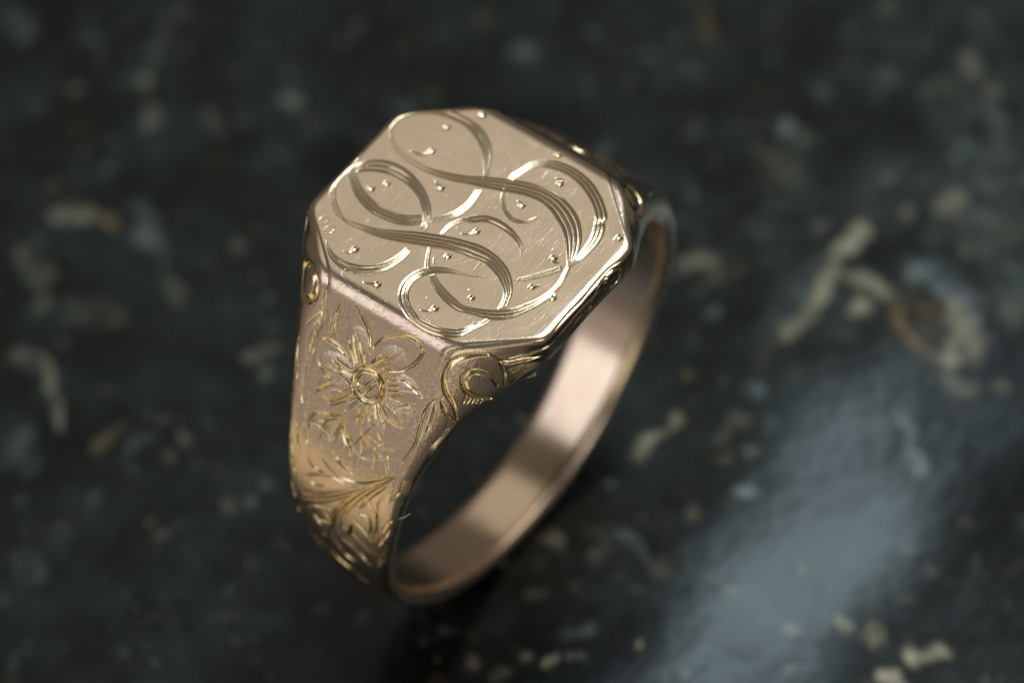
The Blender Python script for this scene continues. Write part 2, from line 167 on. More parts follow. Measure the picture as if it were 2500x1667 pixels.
# cuts on shoulder and band: (width mm, end widths, [(path mm, profile position)...])
CUTS = [
(0.1,(0.9,0.15),[[8.08,-0.264],[7.6,-0.364],[7.12,-0.473]]),
(0.1,(0.9,0.15),[[7.96,-0.23],[7.42,-0.322],[6.85,-0.414]]),
(0.1,(0.9,0.15),[[7.84,-0.155],[7.36,-0.222],[6.85,-0.297]]),
(0.1,(0.9,0.15),[[7.78,-0.121],[7.54,-0.146],[7.33,-0.163]]),
(0.1,(0.9,0.15),[[8.32,-0.297],[8.29,-0.439],[8.23,-0.59]]),
(0.1,(0.9,0.15),[[8.53,-0.272],[8.47,-0.456],[8.38,-0.64]]),
(0.1,(0.9,0.15),[[8.59,-0.238],[8.59,-0.364],[8.56,-0.498]]),
(0.1,(0.9,0.15),[[8.95,-0.23],[8.83,-0.364],[8.74,-0.49]]),
(0.1,(0.9,0.15),[[9.1,-0.23],[9.28,-0.305],[9.46,-0.381]]),
(0.1,(0.9,0.15),[[9.22,-0.188],[9.73,-0.347],[10.21,-0.531]]),
(0.1,(0.9,0.15),[[9.37,-0.105],[9.85,-0.305],[10.33,-0.515]]),
(0.1,(0.9,0.15),[[9.49,-0.054],[9.82,-0.13],[10.12,-0.213]]),
(0.1,(0.9,0.15),[[9.67,0.013],[10.06,0.021],[10.45,0.021]]),
(0.1,(0.9,0.15),[[9.46,0.088],[9.91,0.113],[10.33,0.138]]),
(0.1,(0.9,0.15),[[9.28,0.172],[9.64,0.197],[10.03,0.238]]),
(0.1,(0.9,0.15),[[9.16,0.222],[9.55,0.297],[9.91,0.381]]),
(0.1,(0.9,0.15),[[9.1,0.272],[9.52,0.389],[9.94,0.506]]),
(0.1,(0.9,0.15),[[9.01,0.331],[9.25,0.431],[9.52,0.548]]),
(0.1,(0.9,0.15),[[8.89,0.347],[8.98,0.423],[9.07,0.49]]),
(0.1,(0.9,0.15),[[8.62,0.347],[8.38,0.481],[8.14,0.607]]),
(0.1,(0.9,0.15),[[8.32,0.322],[8.2,0.423],[8.08,0.523]]),
(0.1,(0.9,0.15),[[8.14,0.305],[7.99,0.406],[7.84,0.506]]),
(0.1,(0.9,0.15),[[7.96,0.28],[7.84,0.347],[7.75,0.423]]),
(0.1,(0.9,0.15),[[7.69,0.029],[7.24,0.163],[6.76,0.289]]),
(0.1,(0.9,0.15),[[7.66,0.071],[7.39,0.163],[7.15,0.264]]),
(0.1,(0.9,0.15),[[7.69,0.138],[7.54,0.23],[7.42,0.322]]),
(0.1,(0.9,0.15),[[7.66,-0.013],[7.36,0.046],[7.03,0.105]]),
(0.13,(0.3,0.3),[[5.68,-0.49],[5.98,-0.364],[6.34,-0.23],[6.67,-0.146],[6.94,-0.105],[7.27,-0.079]]),
(0.06,(0.3,0.3),[[5.89,-0.732],[6.64,-0.741],[7.15,-0.69],[7.6,-0.59]]),
(0.05,(0.3,0.3),[[6.49,-0.816],[7.03,-0.799],[7.6,-0.799]]),
(0.05,(0.3,0.3),[[6.49,-0.766],[7.03,-0.757],[7.57,-0.757]]),
(0.05,(0.3,0.3),[[6.34,-0.741],[6.91,-0.724],[7.51,-0.715]]),
(0.05,(0.3,0.3),[[6.04,-0.732],[6.76,-0.707],[7.51,-0.69]]),
(0.11,(0.3,0.3),[[7.0,-0.063],[6.46,0.029],[6.04,0.205],[5.74,0.406],[5.77,0.573],[5.95,0.665],[6.28,0.665],[6.76,0.598],[7.18,0.49],[7.54,0.305]]),
(0.13,(0.3,0.3),[[7.75,-0.858],[7.72,-0.69],[7.78,-0.556],[7.99,-0.397]]),
(0.11,(0.3,0.3),[[8.74,-0.858],[9.01,-0.766],[9.22,-0.632],[9.25,-0.523]]),
(0.1,(0.3,0.3),[[10.3,-0.782],[9.88,-0.707],[9.52,-0.598],[9.22,-0.406]]),
(0.12,(0.3,0.3),[[10.9,-0.657],[10.69,-0.473],[10.33,-0.222]]),
(0.13,(0.3,0.3),[[7.57,0.473],[7.6,0.615],[7.72,0.749],[7.84,0.9]]),
(0.07,(0.3,0.3),[[8.92,0.523],[8.65,0.657],[8.26,0.841]]),
(0.05,(0.3,0.3),[[8.98,0.565],[8.8,0.707],[8.44,0.866]]),
(0.1,(0.3,0.3),[[11.44,-0.749],[11.44,-0.582],[11.56,-0.414],[11.71,-0.314]]),
(0.12,(0.3,0.3),[[10.57,-0.197],[11.05,-0.138],[11.59,-0.004],[11.8,0.088]]),
(0.16,(0.3,0.3),[[10.99,-0.105],[11.29,0.013],[11.59,0.113]]),
(0.04,(0.3,0.3),[[10.84,-0.389],[11.23,-0.356],[11.65,-0.322]]),
(0.04,(0.3,0.3),[[10.78,-0.356],[11.17,-0.322],[11.62,-0.28]]),
(0.04,(0.3,0.3),[[10.72,-0.322],[11.14,-0.28],[11.56,-0.247]]),
(0.04,(0.3,0.3),[[10.66,-0.289],[11.08,-0.247],[11.5,-0.222]]),
(0.04,(0.3,0.3),[[10.63,-0.247],[11.02,-0.213],[11.47,-0.18]]),
(0.04,(0.3,0.3),[[10.57,-0.205],[10.96,-0.18],[11.41,-0.146]]),
(0.07,(0.3,0.3),[[10.69,0.347],[10.75,0.523],[10.6,0.757]]),
(0.06,(0.3,0.3),[[10.24,0.406],[10.42,0.473],[10.6,0.565]]),
(0.05,(0.3,0.3),[[8.92,0.565],[9.13,0.657],[9.31,0.741]]),
(0.06,(0.3,0.3),[[11.29,0.096],[10.75,0.188],[10.21,0.289],[9.97,0.322]]),
(0.05,(0.3,0.3),[[11.53,0.138],[11.62,0.28],[11.44,0.498],[10.99,0.782]]),
(0.05,(0.3,0.3),[[12.01,-0.272],[12.31,-0.18],[12.43,-0.054]]),
(0.05,(0.3,0.3),[[12.13,-0.498],[12.31,-0.347],[12.64,-0.213]]),
(0.1,(0.3,0.3),[[7.63,1.116],[8.17,1.043],[8.8,1.043],[9.31,1.072],[9.88,1.101],[10.84,1.0]]),
(0.11,(0.3,0.3),[[7.81,1.13],[8.11,1.174],[8.53,1.217],[9.22,1.232]]),
(0.17,(0.3,0.3),[[4.68,1.246],[5.23,1.188],[5.95,1.101],[6.61,1.101],[7.15,1.217],[7.54,1.449],[8.08,1.709]]),
(0.11,(0.3,0.3),[[4.68,1.246],[4.68,1.434],[4.95,1.695],[5.44,1.898]]),
(0.2,(0.3,0.5),[[5.65,1.811],[5.44,1.623],[5.47,1.478],[5.74,1.376],[6.22,1.362],[6.64,1.492],[6.73,1.695],[6.43,1.927]]),
(0.07,(0.9,0.2),[[6.73,1.521],[7.0,1.565],[7.33,1.594]]),
(0.07,(0.9,0.2),[[6.67,1.594],[6.94,1.637],[7.27,1.652]]),
(0.07,(0.9,0.2),[[6.64,1.666],[6.91,1.709],[7.18,1.724]]),
(0.07,(0.9,0.2),[[6.61,1.738],[6.85,1.767],[7.09,1.796]]),
(0.07,(0.9,0.2),[[6.58,1.811],[6.82,1.84],[7.03,1.854]]),
(0.13,(0.3,0.3),[[4.62,1.246],[4.62,1.463],[4.05,1.521],[3.33,1.579]]),
(0.055,(0.3,0.3),[[4.8,1.652],[4.41,1.637],[4.02,1.594]]),
(0.055,(0.3,0.3),[[4.86,1.695],[4.41,1.666],[3.9,1.608]]),
(0.055,(0.3,0.3),[[4.92,1.738],[4.38,1.695],[3.81,1.637]]),
(0.055,(0.3,0.3),[[4.98,1.767],[4.35,1.724],[3.72,1.666]]),
(0.055,(0.3,0.3),[[5.04,1.811],[4.32,1.753],[3.63,1.695]]),
(0.055,(0.3,0.3),[[5.11,1.84],[4.29,1.782],[3.54,1.738]]),
(0.055,(0.3,0.3),[[5.17,1.869],[4.26,1.811],[3.42,1.796]]),
(0.055,(0.3,0.3),[[5.23,1.912],[4.2,1.84],[3.3,1.869]]),
(0.055,(0.3,0.3),[[5.29,1.941],[4.2,1.883],[3.18,1.941]]),
(0.13,(0.3,0.3),[[7.63,1.217],[8.02,1.391],[8.26,1.695]]),
(0.05,(0.3,0.3),[[8.23,1.753],[9.25,1.753],[10.33,1.724]]),
(0.05,(0.3,0.3),[[8.23,1.695],[9.28,1.709],[10.18,1.637]]),
(0.05,(0.3,0.3),[[8.26,1.623],[9.28,1.666],[10.03,1.579]]),
(0.05,(0.3,0.3),[[8.29,1.565],[9.28,1.637],[9.88,1.521]]),
(0.09,(0.3,0.3),[[4.29,1.391],[3.72,1.391],[2.97,1.333],[2.34,1.347]]),
(0.1,(0.3,0.3),[[-2.16,1.13],[-1.47,1.072],[-0.6,1.087],[0.36,1.145],[1.17,1.101],[2.31,1.101]]),
(0.13,(0.8,0.8),[[-1.95,1.246],[-1.56,1.145],[-1.11,1.159],[-0.96,1.319],[-1.56,1.709],[-1.92,1.594],[-1.98,1.304]]),
(0.09,(0.3,0.3),[[-1.2,1.101],[-0.63,1.174],[-0.12,1.333],[0.48,1.304],[1.71,1.319],[2.58,1.29]]),
(0.09,(0.3,0.3),[[-0.69,1.319],[-0.12,1.405],[0.03,1.738],[0.66,1.594],[1.65,1.666]]),
(0.05,(0.3,0.3),[[-1.32,1.767],[-0.09,1.854],[1.35,1.883]]),
(0.05,(0.3,0.3),[[-1.14,1.782],[0.09,1.854],[1.53,1.84]]),
(0.05,(0.3,0.3),[[-0.96,1.796],[0.3,1.84],[1.68,1.796]]),
(0.05,(0.3,0.3),[[-0.78,1.796],[0.48,1.811],[1.83,1.738]]),
(0.24,(0.6,0.4),[[5.17,-1.232],[5.17,-1.42],[5.5,-1.565],[6.16,-1.55],[6.64,-1.376],[6.58,-1.217],[6.19,-1.145],[5.71,-1.159],[5.35,-1.246],[5.29,-1.319]]),
(0.06,(0.3,0.3),[[5.44,-1.116],[6.16,-1.087],[6.79,-1.13]]),
(0.13,(0.5,0.3),[[3.15,-1.159],[3.99,-1.42],[4.95,-1.536]]),
(0.06,(0.3,0.3),[[6.49,-0.983],[7.18,-1.087],[7.69,-1.203]]),
(0.07,(0.3,0.3),[[5.41,-1.043],[6.31,-1.014],[6.88,-0.983],[7.63,-1.014],[9.25,-1.072]]),
(0.05,(0.3,0.3),[[5.38,-1.014],[6.28,-0.967],[6.91,-0.925],[7.78,-0.958],[9.19,-1.029]]),
(0.06,(0.3,0.3),[[6.82,-0.992],[7.81,-1.087],[8.59,-1.101]]),
(0.12,(0.3,0.3),[[8.38,-1.362],[9.1,-1.347],[9.79,-1.246]]),
(0.12,(0.3,0.3),[[8.41,-1.347],[9.13,-1.319],[10.03,-1.188]]),
(0.08,(0.3,0.3),[[9.1,-1.043],[9.97,-1.058],[10.81,-0.992],[11.26,-0.858]]),
(0.1,(0.3,0.3),[[11.8,-1.043],[12.28,-0.933],[12.82,-0.866]]),
(0.1,(0.3,0.3),[[11.62,-0.841],[12.07,-0.766],[12.52,-0.699]]),
(0.09,(0.3,0.3),[[12.43,-1.116],[13.06,-1.072],[13.69,-0.983]]),
(0.06,(0.3,0.3),[[9.85,-0.941],[10.84,-0.841],[11.44,-0.824]]),
(0.13,(0.3,0.3),[[11.59,0.908],[12.34,0.582],[12.82,0.297],[13.06,-0.063]]),
(0.13,(0.3,0.3),[[11.62,0.933],[12.76,0.523],[13.66,0.063],[15.07,-0.766]]),
(0.11,(0.3,0.3),[[11.74,0.891],[13.39,0.255],[14.41,-0.238],[15.49,-0.833]]),
(0.1,(0.3,0.3),[[11.8,0.883],[13.63,0.23],[14.68,-0.23],[16.0,-0.874]]),
(0.13,(0.3,0.3),[[11.92,0.858],[13.39,0.364],[14.26,0.13],[15.25,-0.021],[16.27,-0.096],[16.99,-0.021],[17.65,0.297]]),
(0.11,(0.3,0.3),[[12.25,0.774],[13.24,0.481],[14.02,0.297],[15.16,0.121],[15.88,0.071]]),
(0.11,(0.3,0.3),[[12.28,0.816],[13.33,0.565],[14.11,0.448]]),
(0.08,(0.3,0.3),[[13.99,0.163],[14.77,-0.021],[15.61,-0.163]]),
(0.16,(0.3,0.3),[[15.22,0.322],[16.18,0.297],[16.78,0.473],[17.32,0.715]]),
(0.13,(0.3,0.3),[[17.11,0.054],[17.47,0.155],[17.68,0.331]]),
(0.16,(0.3,0.3),[[17.41,-0.406],[18.28,-0.138],[18.64,0.155],[19.18,0.356],[19.63,0.64]]),
(0.12,(0.3,0.3),[[15.67,-0.548],[16.09,-0.515],[16.27,-0.389]]),
(0.1,(0.3,0.3),[[13.6,0.774],[14.35,0.808],[15.4,0.816]]),
(0.1,(0.3,0.3),[[13.84,1.203],[14.2,1.043],[14.71,0.941]]),
(0.1,(0.3,0.3),[[14.41,1.159],[15.01,1.043],[15.64,0.891]]),
(0.1,(0.3,0.3),[[15.4,1.188],[16.06,1.058],[16.81,0.891]]),
(0.1,(0.3,0.3),[[16.27,1.174],[16.72,1.058],[17.26,0.874]]),
(0.09,(0.3,0.3),[[12.22,1.232],[12.55,1.087],[12.91,1.0]]),
(0.05,(0.3,0.3),[[11.53,1.159],[11.95,1.188],[12.46,1.232]]),
(0.05,(0.3,0.3),[[11.53,1.217],[11.95,1.246],[12.46,1.29]]),
(0.05,(0.3,0.3),[[11.56,1.29],[11.95,1.319],[12.46,1.376]]),
(0.05,(0.3,0.3),[[11.56,1.391],[11.95,1.405],[12.49,1.463]]),
(0.05,(0.3,0.3),[[11.59,1.492],[11.95,1.507],[12.52,1.579]]),
(0.13,(0.3,0.3),[[13.0,-0.674],[13.27,-0.59],[13.3,-0.339]]),
(0.1,(0.3,0.3),[[12.67,-0.423],[12.94,-0.197],[13.12,0.113]]),
(0.12,(0.3,0.3),[[12.1,-0.197],[12.4,-0.071],[12.55,0.197]]),
(0.08,(0.3,0.3),[[13.21,-0.205],[13.24,0.121]]),
(0.1,(0.3,0.3),[[14.02,-0.699],[14.14,-0.54],[13.96,-0.314]]),
(0.12,(0.3,0.3),[[13.33,-1.087],[13.75,-1.029],[14.23,-0.967]]),
(0.12,(0.3,0.3),[[14.83,-1.174],[15.28,-1.159],[15.88,-1.145]]),
(0.12,(0.3,0.3),[[16.18,-1.145],[16.54,-1.13],[16.75,-1.116]]),
(0.09,(0.3,0.3),[[15.22,-0.305],[15.79,-0.121],[16.81,-0.238],[17.95,-0.264]]),
(0.12,(0.3,0.3),[[17.47,-0.791],[18.31,-0.548],[19.12,-0.389]]),
(0.12,(0.3,0.3),[[14.29,0.439],[14.23,0.623],[14.86,0.715],[15.58,0.699]]),
(0.07,(0.3,0.3),[[12.79,0.824],[13.3,0.766],[13.66,0.774]]),
]
# petals round the flower centre: middle of each, path mm and width mm from the centre
PETALS = [[-2.25,-1.35],[-1.95,0.98],[-0.75,1.79],[0.42,1.82],[1.71,0.72],[1.98,-1.03],[1.14,-1.84],[0.06,-2.02]]
# pale fossil flecks in the polished stone: (colour, strength, radius mm, [(x, y) mm...])
FLECKS = [
(3,0.35,0.38,[[-14.13,-28.76],[-12.04,-28.3],[-10.62,-27.77]]),
(0,0.8,0.48,[[-9.86,-27.47],[-9.81,-27.39]]),
(3,0.4,0.52,[[-8.7,-26.46],[-8.53,-26.07]]),
(3,0.45,0.52,[[-9.75,-23.87],[-9.46,-23.21]]),
(3,0.6,0.52,[[-12.67,-21.55]]),
(3,0.3,0.48,[[-14.3,-22.85]]),
(1,0.25,0.43,[[-12.14,-19.85]]),
(0,0.6,0.42,[[-2.02,-26.17],[-2.78,-24.95]]),
(1,0.7,0.38,[[-2.95,-24.72],[-2.96,-23.75]]),
(2,0.45,0.57,[[-4.22,-23.19],[-3.15,-21.59]]),
(3,0.4,0.42,[[-2.85,-20.98],[-1.11,-18.73]]),
(3,0.5,0.66,[[1.2,-24.98],[1.01,-24.28]]),
(3,0.5,0.56,[[2.19,-23.31]]),
(3,0.3,0.93,[[1.61,-21.84],[1.02,-20.38]]),
(3,0.4,0.56,[[-2.76,-14.28]]),
(2,0.3,0.67,[[-9.47,-34.68],[-8.69,-33.41]]),
(2,0.25,0.58,[[-10.2,-30.78]]),
(3,0.25,0.57,[[-6.02,-30.58]]),
(3,0.2,0.48,[[-10.9,-22.83]]),
(3,0.45,0.56,[[4.91,-22.76],[4.88,-21.69]]),
(0,0.5,0.34,[[4.65,-21.77],[5.3,-20.26],[6.87,-18.48]]),
(1,0.7,0.31,[[6.61,-16.89],[5.49,-16.49]]),
(0,0.5,0.37,[[4.16,-13.86]]),
(3,0.4,0.42,[[3.97,-15.09]]),
(2,0.4,0.39,[[2.95,-13.52]]),
(3,0.4,0.39,[[8.74,-15.15],[9.11,-14.9]]),
(2,0.55,0.39,[[5.23,-9.32]]),
(3,0.4,0.35,[[8.57,-11.54]]),
(1,0.4,0.24,[[10.42,-6.58]]),
(2,0.5,0.25,[[11.04,-5.73]]),
(2,0.4,0.55,[[9.48,-19.22],[8.05,-19.56]]),
(0,0.5,0.33,[[-0.73,-14.2],[-1.64,-13.49]]),
(1,0.2,0.37,[[4.39,-11.89]]),
(1,0.2,0.33,[[7.61,-8.6]]),
(2,0.3,0.31,[[9.41,-7.27]]),
(2,0.25,0.73,[[12.86,-15.35],[13.3,-14.62]]),
(2,0.25,0.36,[[14.37,-8.77]]),
(3,0.3,0.36,[[11.38,-4.29]]),
(0,0.75,0.58,[[-21.07,3.41],[-19.54,3.23]]),
(0,0.9,0.52,[[-19.51,3.18],[-18.05,3.67]]),
(0,0.8,0.39,[[-18.05,3.67],[-16.01,3.88],[-14.65,3.91]]),
(1,0.4,0.36,[[-14.44,3.9],[-13.03,4.14]]),
(0,0.7,0.42,[[-18.78,4.44],[-18.94,6.25]]),
(1,1.0,0.34,[[-18.87,6.3],[-17.81,7.63],[-17.43,8.78],[-17.42,9.9]]),
(1,0.45,0.65,[[-19.39,7.05],[-18.19,9.03]]),
(2,0.8,0.65,[[-20.68,6.76],[-20.82,8.26],[-20.03,9.7]]),
(0,0.7,0.65,[[-19.97,9.03],[-18.73,10.39]]),
(0,0.7,0.52,[[-17.91,10.34],[-18.82,10.8]]),
(0,0.7,0.52,[[-17.67,5.56]]),
(2,0.8,0.39,[[-14.02,0.57]]),
(1,0.6,0.36,[[-10.77,1.86]]),
(0,0.8,0.33,[[-6.14,2.35],[-7.28,2.46],[-8.51,2.83]]),
(1,0.8,0.26,[[-8.56,3.03]]),
(0,0.6,0.59,[[-15.43,-1.86],[-15.89,-1.05]]),
(1,0.3,0.39,[[-14.53,-0.7],[-16.36,0.06]]),
(2,0.6,0.58,[[-11.5,4.47],[-11.52,4.77]]),
(0,0.4,0.44,[[-10.25,4.91],[-8.63,4.83]]),
(2,0.9,0.38,[[-7.05,7.28],[-7.18,7.74]]),
(2,0.6,0.36,[[-14.24,10.68],[-12.43,12.54]]),
(0,0.5,0.33,[[-9.33,15.63]]),
(0,0.4,0.28,[[-11.8,15.35]]),
(2,0.4,0.38,[[-9.29,14.49]]),
(0,1.2,0.57,[[-3.76,17.23],[-3.43,17.55]]),
(0,0.9,0.5,[[-5.03,17.71],[-5.99,18.42]]),
(0,0.6,0.43,[[-4.46,14.07],[-4.79,14.15]]),
(0,0.7,0.51,[[-5.03,15.3],[-4.64,15.82]]),
(0,0.6,0.33,[[-3.14,12.85]]),
(0,0.7,0.3,[[-1.31,13.72]]),
(0,0.7,0.25,[[1.39,10.78]]),
(0,0.7,0.44,[[-1.7,16.4]]),
(0,0.4,0.25,[[-5.46,11.3]]),
(3,0.5,0.78,[[-23.59,8.52],[-24.83,8.28]]),
(0,0.5,0.52,[[-21.03,9.71]]),
(0,0.4,0.52,[[-21.37,11.06]]),
(0,0.5,0.47,[[-22.85,7.44]]),
(0,0.4,0.52,[[-16.87,11.09],[-16.71,11.99]]),
(1,0.4,0.39,[[-17.06,10.8]]),
(0,0.4,0.52,[[-23.96,5.85]]),
(0,0.4,0.45,[[-22.84,4.23]]),
(3,0.4,0.52,[[-22.23,5.96]]),
(0,0.5,0.5,[[-3.9,19.3]]),
(0,0.5,0.38,[[-4.67,20.14]]),
(0,0.3,0.33,[[-7.78,14.64]]),
(0,0.3,0.38,[[-7.26,15.79]]),
(2,0.3,0.38,[[-9.39,19.4]]),
(1,0.4,0.33,[[-7.53,5.33],[-8.25,5.67]]),
(0,0.4,0.31,[[-8.98,6.17]]),
(0,0.4,0.33,[[-5.0,6.25]]),
(2,0.4,0.39,[[-10.58,5.95],[-10.47,6.35]]),
(2,0.4,0.49,[[-20.43,-14.97],[-20.46,-14.38]]),
(3,0.3,0.49,[[-20.73,-11.51]]),
(1,0.4,0.44,[[-27.17,-9.32],[-25.84,-8.48]]),
(2,0.6,0.44,[[-23.69,-2.81]]),
(3,0.4,0.96,[[-22.13,-2.1],[-21.66,-1.16]]),
(3,0.4,0.72,[[-23.55,-1.66]]),
(0,0.5,0.38,[[-18.48,-3.9]]),
(0,0.7,0.41,[[-15.42,-1.92],[-15.85,-1.04]]),
(0,0.5,0.48,[[-24.32,2.7]]),
(0,0.5,0.48,[[-22.8,4.25]]),
(0,0.55,0.6,[[-23.93,5.35],[-24.83,5.59]]),
(0,0.55,0.49,[[-31.37,1.51],[-30.81,2.35]]),
(0,0.5,0.48,[[-30.27,3.48]]),
(0,0.45,0.43,[[-22.75,7.37]]),
(3,0.4,0.48,[[-28.85,5.23]]),
(2,0.6,0.36,[[-18.12,-8.47]]),
(2,0.9,0.12,[[-17.86,-5.88]]),
(2,0.4,0.56,[[-23.99,-7.86]]),
(1,0.25,0.49,[[-24.88,-5.19]]),
(2,0.35,0.44,[[-26.15,-2.51]]),
(3,0.35,0.73,[[-29.76,1.91],[-28.83,1.39]]),
(1,0.3,0.49,[[-21.24,-17.14]]),
(3,0.35,0.61,[[-32.98,1.1]]),
(2,0.3,0.49,[[-23.27,-15.29]]),
(2,0.25,0.73,[[-29.56,-3.34]]),
(2,0.8,0.4,[[-14.0,0.63]]),
(0,0.55,0.37,[[-0.24,2.1],[-0.58,2.46]]),
(3,0.5,0.31,[[-0.91,4.4]]),
(2,0.5,0.27,[[-4.45,2.66]]),
(3,0.5,0.37,[[2.25,3.3],[2.02,3.75]]),
(0,0.9,0.26,[[5.02,4.96]]),
(0,0.9,0.25,[[4.54,5.9],[4.2,6.26]]),
(0,0.8,0.22,[[3.86,6.62],[3.53,6.83]]),
(0,0.4,0.24,[[4.78,6.47]]),
(0,0.6,0.18,[[1.55,8.5]]),
(0,0.5,0.31,[[6.55,4.58],[6.22,4.79]]),
(3,0.3,0.56,[[-1.96,2.98],[-1.87,3.51]]),
(2,0.45,0.25,[[-2.26,4.47],[-1.87,6.31]]),
(3,0.3,0.31,[[0.78,2.49]]),
(3,0.35,0.25,[[7.09,2.12]]),
(2,0.35,0.18,[[5.81,1.21],[5.6,1.9]]),
(2,0.3,0.37,[[2.91,5.9],[2.25,6.32]]),
(3,0.3,0.31,[[0.86,4.5]]),
(2,0.3,0.25,[[-0.36,6.52]]),
(2,0.4,0.22,[[6.79,1.11]]),
(2,0.3,0.91,[[-18.64,3.08],[-16.54,3.49],[-14.69,3.4]]),
(2,0.3,0.78,[[-20.81,6.51],[-21.28,7.77]]),
]

# ---------------------------------------------------------------- materials
def new_mat(name):
    m = bpy.data.materials.new(name); m.use_nodes = True
    nt = m.node_tree
    return m, nt, nt.nodes['Principled BSDF']
def node(nt, typ, **kw):
    n = nt.nodes.new(typ)
    for k, v in kw.items():
        if k in n.inputs: n.inputs[k].default_value = v
        else: setattr(n, k, v)
    return n

def gold_material(name, rough, bump, tint=(0.87, 0.72, 0.55), fresh=(0.92, 0.76, 0.46)):
    m, nt, b = new_mat(name)
    L = nt.links.new
    tc = node(nt, 'ShaderNodeTexCoord')
    big = node(nt, 'ShaderNodeTexNoise'); big.inputs['Scale'].default_value = 450; big.inputs['Detail'].default_value = 4
    L(tc.outputs['Object'], big.inputs['Vector'])
    mix = node(nt, 'ShaderNodeMix', data_type='RGBA')
    mix.inputs['A'].default_value = (*tint, 1)
    mix.inputs['B'].default_value = (tint[0] * 0.95, tint[1] * 0.90, tint[2] * 0.90, 1)
    ramp = node(nt, 'ShaderNodeMapRange'); ramp.inputs['From Min'].default_value = 0.35; ramp.inputs['From Max'].default_value = 0.65
    L(big.outputs['Fac'], ramp.inputs['Value']); L(ramp.outputs['Result'], mix.inputs['Factor'])
    cut = node(nt, 'ShaderNodeAttribute', attribute_name='cut')           # freshly cut metal is yellower than the worn skin
    mc = node(nt, 'ShaderNodeMix', data_type='RGBA'); mc.inputs['B'].default_value = (*fresh, 1)
    L(cut.outputs['Fac'], mc.inputs['Factor']); L(mix.outputs['Result'], mc.inputs['A'])
    L(mc.outputs['Result'], b.inputs['Base Color'])
    b.inputs['Metallic'].default_value = 1.0
    # scratches: two families of stretched noise
    prev = None
    for ang, sc, w in ((0.5, (900, 22000, 900), 1.0), (-0.9, (1500, 30000, 1500), 0.8), (0.0, (9000, 9000, 9000), 0.7)):
        mp = node(nt, 'ShaderNodeMapping'); mp.inputs['Rotation'].default_value = (0.2, 0.15, ang)
        mp.inputs['Scale'].default_value = sc
        L(tc.outputs['Object'], mp.inputs['Vector'])
        n = node(nt, 'ShaderNodeTexNoise'); n.inputs['Scale'].default_value = 1.0; n.inputs['Detail'].default_value = 2
        L(mp.outputs['Vector'], n.inputs['Vector'])
        mu = node(nt, 'ShaderNodeMath', operation='MULTIPLY'); mu.inputs[1].default_value = w
        L(n.outputs['Fac'], mu.inputs[0])
        if prev is None: prev = mu
        else:
            ad = node(nt, 'ShaderNodeMath', operation='ADD'); L(prev.outputs[0], ad.inputs[0]); L(mu.outputs[0], ad.inputs[1]); prev = ad
    bp = node(nt, 'ShaderNodeBump'); bp.inputs['Strength'].default_value = bump; bp.inputs['Distance'].default_value = 0.00002
    L(prev.outputs[0], bp.inputs['Height']); L(bp.outputs['Normal'], b.inputs['Normal'])
    rr = node(nt, 'ShaderNodeMapRange'); rr.inputs['From Min'].default_value = 0.3; rr.inputs['From Max'].default_value = 0.7
    rr.inputs['To Min'].default_value = rough * 0.8; rr.inputs['To Max'].default_value = rough * 1.25
    L(big.outputs['Fac'], rr.inputs['Value'])
    # the graver also leaves its cuts smoother
    mr = node(nt, 'ShaderNodeMix', data_type='FLOAT'); mr.inputs['B'].default_value = 0.11
    L(cut.outputs['Fac'], mr.inputs['Factor']); L(rr.outputs['Result'], mr.inputs['A']); L(mr.outputs['Result'], b.inputs['Roughness'])
    inv = node(nt, 'ShaderNodeMapRange'); inv.inputs['To Min'].default_value = bump; inv.inputs['To Max'].default_value = bump * 0.25
    L(cut.outputs['Fac'], inv.inputs['Value']); L(inv.outputs['Result'], bp.inputs['Strength'])
    return m
MAT_FACE = gold_material('brushed_rose_gold', 0.22, 0.23, fresh=(0.90, 0.74, 0.48))
MAT_GOLD = gold_material('worn_rose_gold', 0.27, 0.7)
MAT_BAND = gold_material('band_rose_gold', 0.25, 0.25)
MAT_CUT = gold_material('bright_cut_gold', 0.16, 0.15, tint=(0.92, 0.77, 0.46))
MAT_BORE = gold_material('polished_rose_gold', 0.20, 0.10)

